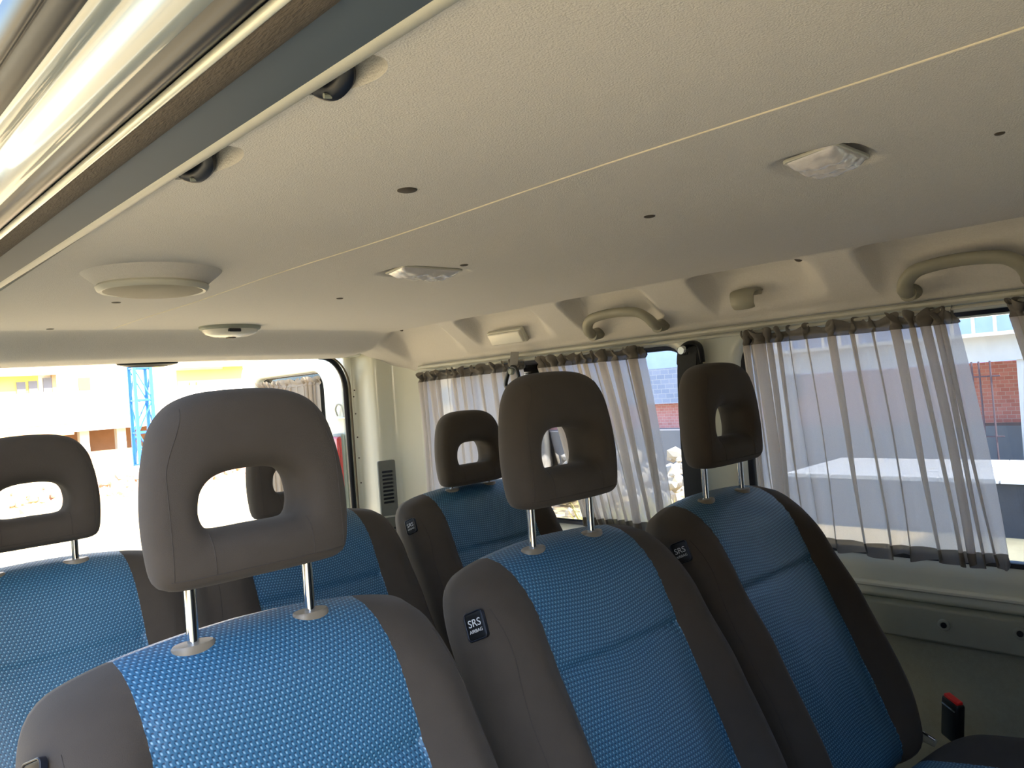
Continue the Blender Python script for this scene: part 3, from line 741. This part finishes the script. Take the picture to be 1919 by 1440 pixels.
# ---------------------------------------------------------------- curtains
def curtain(label, top, bot, X, seed, folds, X2=None, mats=(cloth, cloth_head), amp=.026, group='grey curtains on the side windows', name='window_curtain', parent=None, hem=True, tb=.060):
    """top/bot: (y at the rear edge, y at the front edge, z rear, z front)"""
    rnd = random.Random(seed); nc, nr = folds * 16, 46
    ph = []; acc = 0
    for i in range(folds + 2):
        ph.append((acc, .55 + .9 * rnd.random())); acc += .5 + 1.0 * rnd.random()
    def fold(s):
        p = s * acc
        v = dv = 0
        for (a, am), (b, _) in zip(ph, ph[1:]):
            if a <= p <= b:
                t = (p - a) / (b - a); v = am * math.sin(PI * t) ** 1.3; dv = .42 * am * (b - a) / acc * math.sin(2 * PI * t); break
        return v, dv
    fo = [fold(i / nc * .999) for i in range(nc + 1)]
    lean = [rnd.uniform(-1, 1) for _ in range(8)]
    X2 = X if X2 is None else X2
    def pt(i, t):
        s = i / nc
        yt = top[0] + (top[1] - top[0]) * s; yb = bot[0] + (bot[1] - bot[0]) * s
        zt = top[2] + (top[3] - top[2]) * s; zb = bot[2] + (bot[3] - bot[2]) * s
        sy = s - .55 * math.sin(2 * PI * s) / (2 * PI)
        yt = top[0] + (top[1] - top[0]) * sy; yb = bot[0] + (bot[1] - bot[0]) * sy
        e = t
        y = yt + (yb - yt) * (e ** .9); z = zt + (zb - zt) * t; x = X + (X2 - X) * t
        a = amp * (1.0 - .25 * sstep(0, .5, t) + .1 * sstep(.8, 1, t))
        wob = .35 * math.sin(s * 23 + t * 2.2 + lean[0] * 3) * t
        f, df = fo[i]; y -= (top[0] - top[1]) * df * (1.1 - .3 * t)
        x -= a * (f + wob * .6)
        y += .006 * math.sin(s * 31 + lean[1] * 5 + t * 3) * t
        if t < tb:   # gathered heading
            q = 1 - t / tb
            x -= .007 * math.sin(s * folds * 7.3 + lean[2] + 5 * t) * (.4 + q); z += .007 * math.sin(s * folds * 9.1 + lean[3] * 4) * q
            y += .004 * math.sin(s * folds * 5.1 + 60 * t)
            x += .006 * math.exp(-((t - tb * .6) / .012) ** 2)
        if t > .955 and hem:
            q = (t - .955) / .045
            x -= .006 * math.sin(s * folds * 5.2 + lean[4] * 6) * q; z += .006 * math.sin(s * folds * 4.1 + lean[5] * 6) * q - .003 * q
        return (x, y, z)
    root = parent
    if parent is None: root = empty(name, (X, (top[0] + top[1]) / 2, bot[2]), label, 'curtain', group)
    org = Vector(root.location) if parent is None else Vector((0, 0, 0))
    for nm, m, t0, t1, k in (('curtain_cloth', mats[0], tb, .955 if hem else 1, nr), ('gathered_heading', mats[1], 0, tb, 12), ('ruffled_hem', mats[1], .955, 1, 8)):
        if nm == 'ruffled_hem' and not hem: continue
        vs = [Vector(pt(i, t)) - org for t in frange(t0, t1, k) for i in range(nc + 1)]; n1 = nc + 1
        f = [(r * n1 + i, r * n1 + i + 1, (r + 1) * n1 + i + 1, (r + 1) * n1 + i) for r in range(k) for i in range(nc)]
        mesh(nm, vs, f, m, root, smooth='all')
    return root
curtain('long grey sheer curtain drawn across the near side window', (.905, .462, .088, .092), (.885, .398, -.395, -.398), 1.638, 4, 15, X2=1.640, amp=.020)
curtain('grey curtain on the rear side window, the end nearest the back corner', (2.135, 1.640, .072, .084), (2.125, 1.60, -.40, -.40), 1.638, 9, 13)
curtain('grey curtain on the rear side window, the end beside the pillar belt', (1.575, 1.190, .082, .082), (1.42, 1.130, -.395, -.395), 1.636, 21, 13)
c4 = curtain('bunched end of another grey curtain at the right picture edge', (.372, .16, .092, .094), (.285, .10, -.395, -.395), 1.632, 33, 7, amp=.020)

# ---------------------------------------------------------------- open rear door with its own curtained window, lamp cluster
dr = empty('rear_door', (1.545, 2.45, -1.25), 'white rear van door swung open, with a curtained window', 'van door')
dloc = lambda a, b, d: Vector((d, a, b + 1.25))
plate('door_panel', rrect(.01, .86, -1.20, .20, .08), [rrect(.16, .74, -.42, .118, .07)], .05, .016, paint, dloc, dr)
gp = plate('door_glass', rrect(.16, .74, -.42, .118, .07), [], .004, .0005, glass, lambda a, b, d: Vector((d + .012, a, b + 1.25)), dr)
curtain('', (.70, .20, 1.25 + .098, 1.25 + .098), (.70, .20, 1.25 - .40, 1.25 - .40), -.012, 41, 14, mats=(cloth_rear, cloth_rear), parent=dr, hem=False, amp=.012)
hr = MB().tube(smooth_path([(-.030, .055, 1.25 - .055), (-.040, .050, 1.25 - .03), (-.040, .034, 1.25 - .012), (-.032, .018, 1.25 - .02), (-.030, .012, 1.25 - .06)], 6), .0035, 10).build('pull_loop', pale_plastic, dr)
MB().box(-.040, -.024, -.01, .07, 1.25 - .066, 1.25 - .060).build('door_ledge', paint, dr, bevel=.002)
tl = empty('tail_lamp', (1.497, 2.50, -.27), 'tall red tail lamp beside the rear door seal', 'tail lamp')
MB().box(-.010, .012, -.030, .03, -.20, .14).build('lamp_lens', mat('red_lens', (205, 60, 56), .25, noise=.05, coat=.5), tl, bevel=.008)
MB().box(.004, .020, -.032, .032, -.21, .15).build('lamp_housing', grey_plastic, tl, bevel=.006)

# ---------------------------------------------------------------- outside: ground, buildings, crane, rubble
dirt = mat('pale_dirt', (206, 182, 134), 1, noise=.3, nscale=3, bump=.6, bscale=30)
concrete = mat('concrete', (186, 184, 180), .9, noise=.12, nscale=6, bump=.3, bscale=60)
plaster = mat('white_plaster', (224, 218, 208), .9, noise=.06, nscale=2)
yellow = mat('yellow_plaster', (232, 200, 96), .9, noise=.06, nscale=2)
brownw = mat('brown_render', (158, 118, 92), .9, noise=.15, nscale=3)
orange = mat('orange_door', (214, 122, 64), .7, noise=.1)
window_grey = mat('grey_window', (84, 84, 90), .3, noise=.05)
blue_steel = mat('blue_steel', (40, 110, 210), .45, noise=.08)
blue_wall = mat('blue_sheeting', (158, 184, 224), .8, noise=.15, nscale=4)
bricks_m = brick_mat('red_brick', (204, 140, 132), (188, 122, 114), (196, 176, 168), 5, 1)
pale_bricks = brick_mat('pale_block', (140, 150, 172), (122, 134, 158), (160, 164, 172), 3, 1)
stone_dark = mat('dark_stone', (52, 54, 60), .8, noise=.35, nscale=8, bump=.6, bscale=40)
tile_m = brick_mat('white_paving_tile', (226, 226, 226), (214, 214, 216), (150, 150, 150), 4, 1)
rust = mat('rebar', (70, 56, 62), .8, noise=.2)
gr = MB().box(-60, 60, -60, 90, GROUND - .3, GROUND).build('ground', dirt); tag(gr, kind='structure')

# apartment block behind the tailgate, its near face on y = 34
BY = 34.0
ab = empty('apartment_block', (10, BY, GROUND), 'pale unfinished apartment block with yellow walls seen through the tailgate', 'building')
def P(px, py, Y):
    d = Vector(((px - CX) / F, -(py - CY) / F, -1)); d = Vector((r_.dot(d), l_.dot(d), u_.dot(d))); return d * (Y / d.y)
def bpart(name, m, x0, x1, z0, z1, d0=0, d1=.3, bevel=0, root=None, by=BY):
    o = root or ab
    return MB().box(x0 - o.location.x, x1 - o.location.x, d0, d1, z0 - GROUND, z1 - GROUND).build(name, m, o, bevel=bevel, smooth=False)
bpart('upper_wall', plaster, -2, 30, 1.1, 9.0, .35, .8)
bpart('parapet', plaster, -2, 30, -.10, 1.15, -.25, .1)
bpart('slab_edge', concrete, -2, 30, -.45, -.10, -.1, 3.5)
bpart('ground_wall', brownw, -2, 30, -1.70, -.42, 3.2, 3.5)
bpart('low_wall', brownw, 7.0, 12, -1.70, -1.30, .1, .3)
for x in (6.3, 9.0, 10.4, 14.0, 18.0): bpart('column', concrete, x, x + .35, -1.70, -.42, .6, .95)
for x0, x1, z0, z1 in ((5.2, 7.6, 1.15, 1.95), (11.2, 12.4, 1.15, 2.1), (12.9, 16.0, 1.15, 1.85), (15.0, 15.9, 1.85, 2.3)): bpart('yellow_wall', yellow, x0, x1, z0, z1, .28, .36)
for x0, x1, z0, z1 in ((6.85, 7.15, 1.08, 1.62), (7.25, 7.55, 1.1, 1.64), (7.75, 8.05, 1.14, 1.75), (9.85, 10.05, 1.1, 1.5), (11.55, 11.8, 1.05, 1.4), (13.4, 13.6, 1.15, 1.3), (13.7, 13.9, 1.15, 1.3)): bpart('window', window_grey, x0, x1, z0, z1, .20, .30)
bpart('balcony_door', orange, 9.0, 9.42, 1.08, 1.7, .22, .30)
bpart('balcony_door', brownw, 8.05, 8.2, 1.08, 1.85, .18, .30)
bpart('balcony_slab', plaster, 5.0, 8.25, 1.85, 2.05, -.4, .35); bpart('balcony_slab', plaster, 12.7, 16, 1.95, 2.15, -.4, .35)
bpart('scaffold_board', mat('timber', (196, 160, 110), .9, noise=.2), 5.6, 8.6, -.55, -.40, -.2, .0)

cr = empty('crane_mast', (7.95, 24.0, GROUND), 'blue lattice crane mast standing beyond the tailgate', 'crane')
mw = .23
for sx in (-1, 1):
    for sy in (-1, 1): MB().box(sx * mw - .045, sx * mw + .045, sy * mw - .045, sy * mw + .045, 0, 9).build('mast_leg', blue_steel, cr, smooth=False)
for k in range(10):
    z = .25 + k * .95; lb = MB()
    for a, b in (((-mw, -mw), (mw, -mw)), ((-mw, mw), (mw, mw)), ((-mw, -mw), (-mw, mw)), ((mw, -mw), (mw, mw))):
        lb.tube([(a[0], a[1], z), (b[0], b[1], z)], .035, 6)
        if z < 8: lb.tube([(a[0], a[1], z), (b[0], b[1], z + .95)] if k % 2 else [(b[0], b[1], z), (a[0], a[1], z + .95)], .022, 6)
    lb.build('lattice_bay', blue_steel, cr)
cb_ = empty('crane_ballast', (8.0, 22.9, GROUND), 'pale concrete ballast at the foot of the blue crane mast', 'ballast')
MB().box(-.75, .75, -.75, .75, 0, .26).build('ballast_block', concrete, cb_, bevel=.03)

# site works beyond the left windows
sb = empty('unfinished_building', (11, 2, GROUND), 'unfinished building with a concrete beam over brick infill, beyond the side windows', 'building')
def lpart(name, m, x0, x1, y0, y1, z0, z1, smooth=False):
    return MB().box(x0 - 11, x1 - 11, y0 - 2, y1 - 2, z0 - GROUND, z1 - GROUND).build(name, m, sb, smooth=smooth)
lpart('concrete_beam', concrete, 10.0, 10.6, -8, 5.2, -.085, .20)
lpart('roof_edge', plaster, 9.8, 11.5, -8, 5.2, .20, .24)
lpart('brick_infill', bricks_m, 11.4, 11.6, 1.0, 12, -.90, -.11)
lpart('block_wall', pale_bricks, 11.2, 11.42, 5.4, 14, -.46, .16)
lpart('base_wall', mat('grey_base', (112, 114, 120), .9, noise=.15, nscale=4), 10.9, 11.6, -8, 16, -1.70, -.90)
for y in (.6, 1.93, -1.2, 5.0): lpart('column', concrete, 10.05, 10.40, y, y + .32, -1.70, -.085)
lpart('upper_wall', blue_wall, 14, 14.3, -8, 18, -.2, 6)
for k in range(14):
    y = 2.2 + .22 * k
    MB().tube([(10.0 - 11, y - 2, .24 - GROUND), (10.0 - 11, y - 2, .55 - GROUND)], .018, 6).build('railing_post', plaster, sb)
MB().tube([(10.0 - 11, 0, .44 - GROUND), (10.0 - 11, 3.2, .44 - GROUND)], .016, 6).build('railing_bar', plaster, sb)
gr_ = empty('rebar_grille', (9.72, 2.54, GROUND), 'upright rebar rods standing before the brick wall', 'rebar')
for i, y in enumerate((2.42, 2.53, 2.60, 2.68, 3.05)):
    MB().tube([(0, y - 2.55, .25 if i != 2 else .02), (0, y - 2.55 + .02, 1.62)], .010, 6).build('rod', rust, gr_)
MB().tube([(0, -.2, 1.45), (0, .7, 1.45)], .008, 6).build('tie_bar', rust, gr_); MB().tube([(0, -.2, .78), (0, .7, .78)], .008, 6).build('tie_bar', rust, gr_)
tp = empty('tiled_platform', (9.0, 1.9, GROUND), 'low platform with white tiles on top and a dark stone front', 'platform')
MB().box(-.9, .6, -3, 2.2, 0, .50).build('stone_base', stone_dark, tp, smooth=False)
brk = MB()
for i in range(7):
    for j in range(20): brk.box(-.93 + i * .215, -.93 + i * .215 + .20, -3 + j * .26, -3 + j * .26 + .245, .50, .54)
brk.build('tile_top', mat('white_tile', (222, 222, 222), .6, noise=.06, nscale=5), tp, smooth=False)
rnd = random.Random(5)
def rock(mb, c, r):
    bm = bmesh.new(); bmesh.ops.create_icosphere(bm, subdivisions=1, radius=1)
    sx, sy, sz = (r * rnd.uniform(.6, 1.3) for _ in range(3))
    for v in bm.verts: v.co = Vector((v.co.x * sx, v.co.y * sy, v.co.z * sz)) * rnd.uniform(.75, 1.15) + Vector(c)
    vs = [v.co[:] for v in bm.verts]; f = [tuple(v.index for v in fc.verts) for fc in bm.faces]; bm.free(); mb.add(vs, f)
rb1 = MB()
for k in range(420):
    y = rnd.uniform(-1.6, 4); x = max(-.9, min(1.2, rnd.gauss(0, .5))); rock(rb1, (x, y, max(0, .8 - .6 * abs(x)) * rnd.random() + .03), rnd.uniform(.04, .14))
o = rb1.build('rubble', mat('rubble_stone', (176, 168, 156), .95, noise=.4, nscale=3), smooth=False, loc=(8.2, 6.4, GROUND)); tag(o, 'heap of broken rubble outside the rear side window', 'rubble', kind='stuff')
rb2 = MB()
for k in range(500):
    x = rnd.uniform(-4, 4); y = rnd.gauss(0, 1.0); rock(rb2, (x, y, max(0, .3 - .25 * abs(y)) * rnd.random() + .03), rnd.uniform(.05, .16))
o = rb2.build('rubble', mat('brick_rubble', (190, 150, 126), .95, noise=.45, nscale=2.5), smooth=False, loc=(6.5, 19.5, GROUND)); tag(o, 'scattered brick rubble on the dirt beyond the tailgate', 'rubble', kind='stuff')
# unseen blockers added for light: this one, in front, shades the van
tag(MB().box(-2.6, 16, -16, -7.5, GROUND, GROUND + 8.5).build('shade_blocker', plaster, smooth=False), kind='structure')
tag(MB().box(-7.5, -6.5, -7, 9, GROUND, GROUND + 5.2).build('shade_blocker.001', stone_dark, smooth=False), kind='structure')  # added dark blocker, out of view, hides the low sky beside the doorway
wd = MB()
for k in range(900):
    a = rnd.uniform(0, 2 * PI); r = rnd.random() ** .6 * .7; b = Vector((r * math.cos(a), r * 1.6 * math.sin(a), 0)); h = rnd.uniform(.15, .5)
    t = b + Vector((rnd.uniform(-.2, .2), rnd.uniform(-.2, .2), h)); s = Vector((rnd.uniform(-.03, .03), rnd.uniform(-.03, .03), 0))
    n0 = len(wd.v); wd.v += [tuple(b - s), tuple(b + s), tuple(t)]; wd.f.append((n0, n0 + 1, n0 + 2))
o = wd.build('weeds', mat('dry_weeds', (168, 160, 84), .9, noise=.3, nscale=6), smooth=False, loc=(6.5, 4.5, GROUND)); tag(o, 'tuft of dry yellow weeds by the rubble heap', 'weeds', kind='stuff')
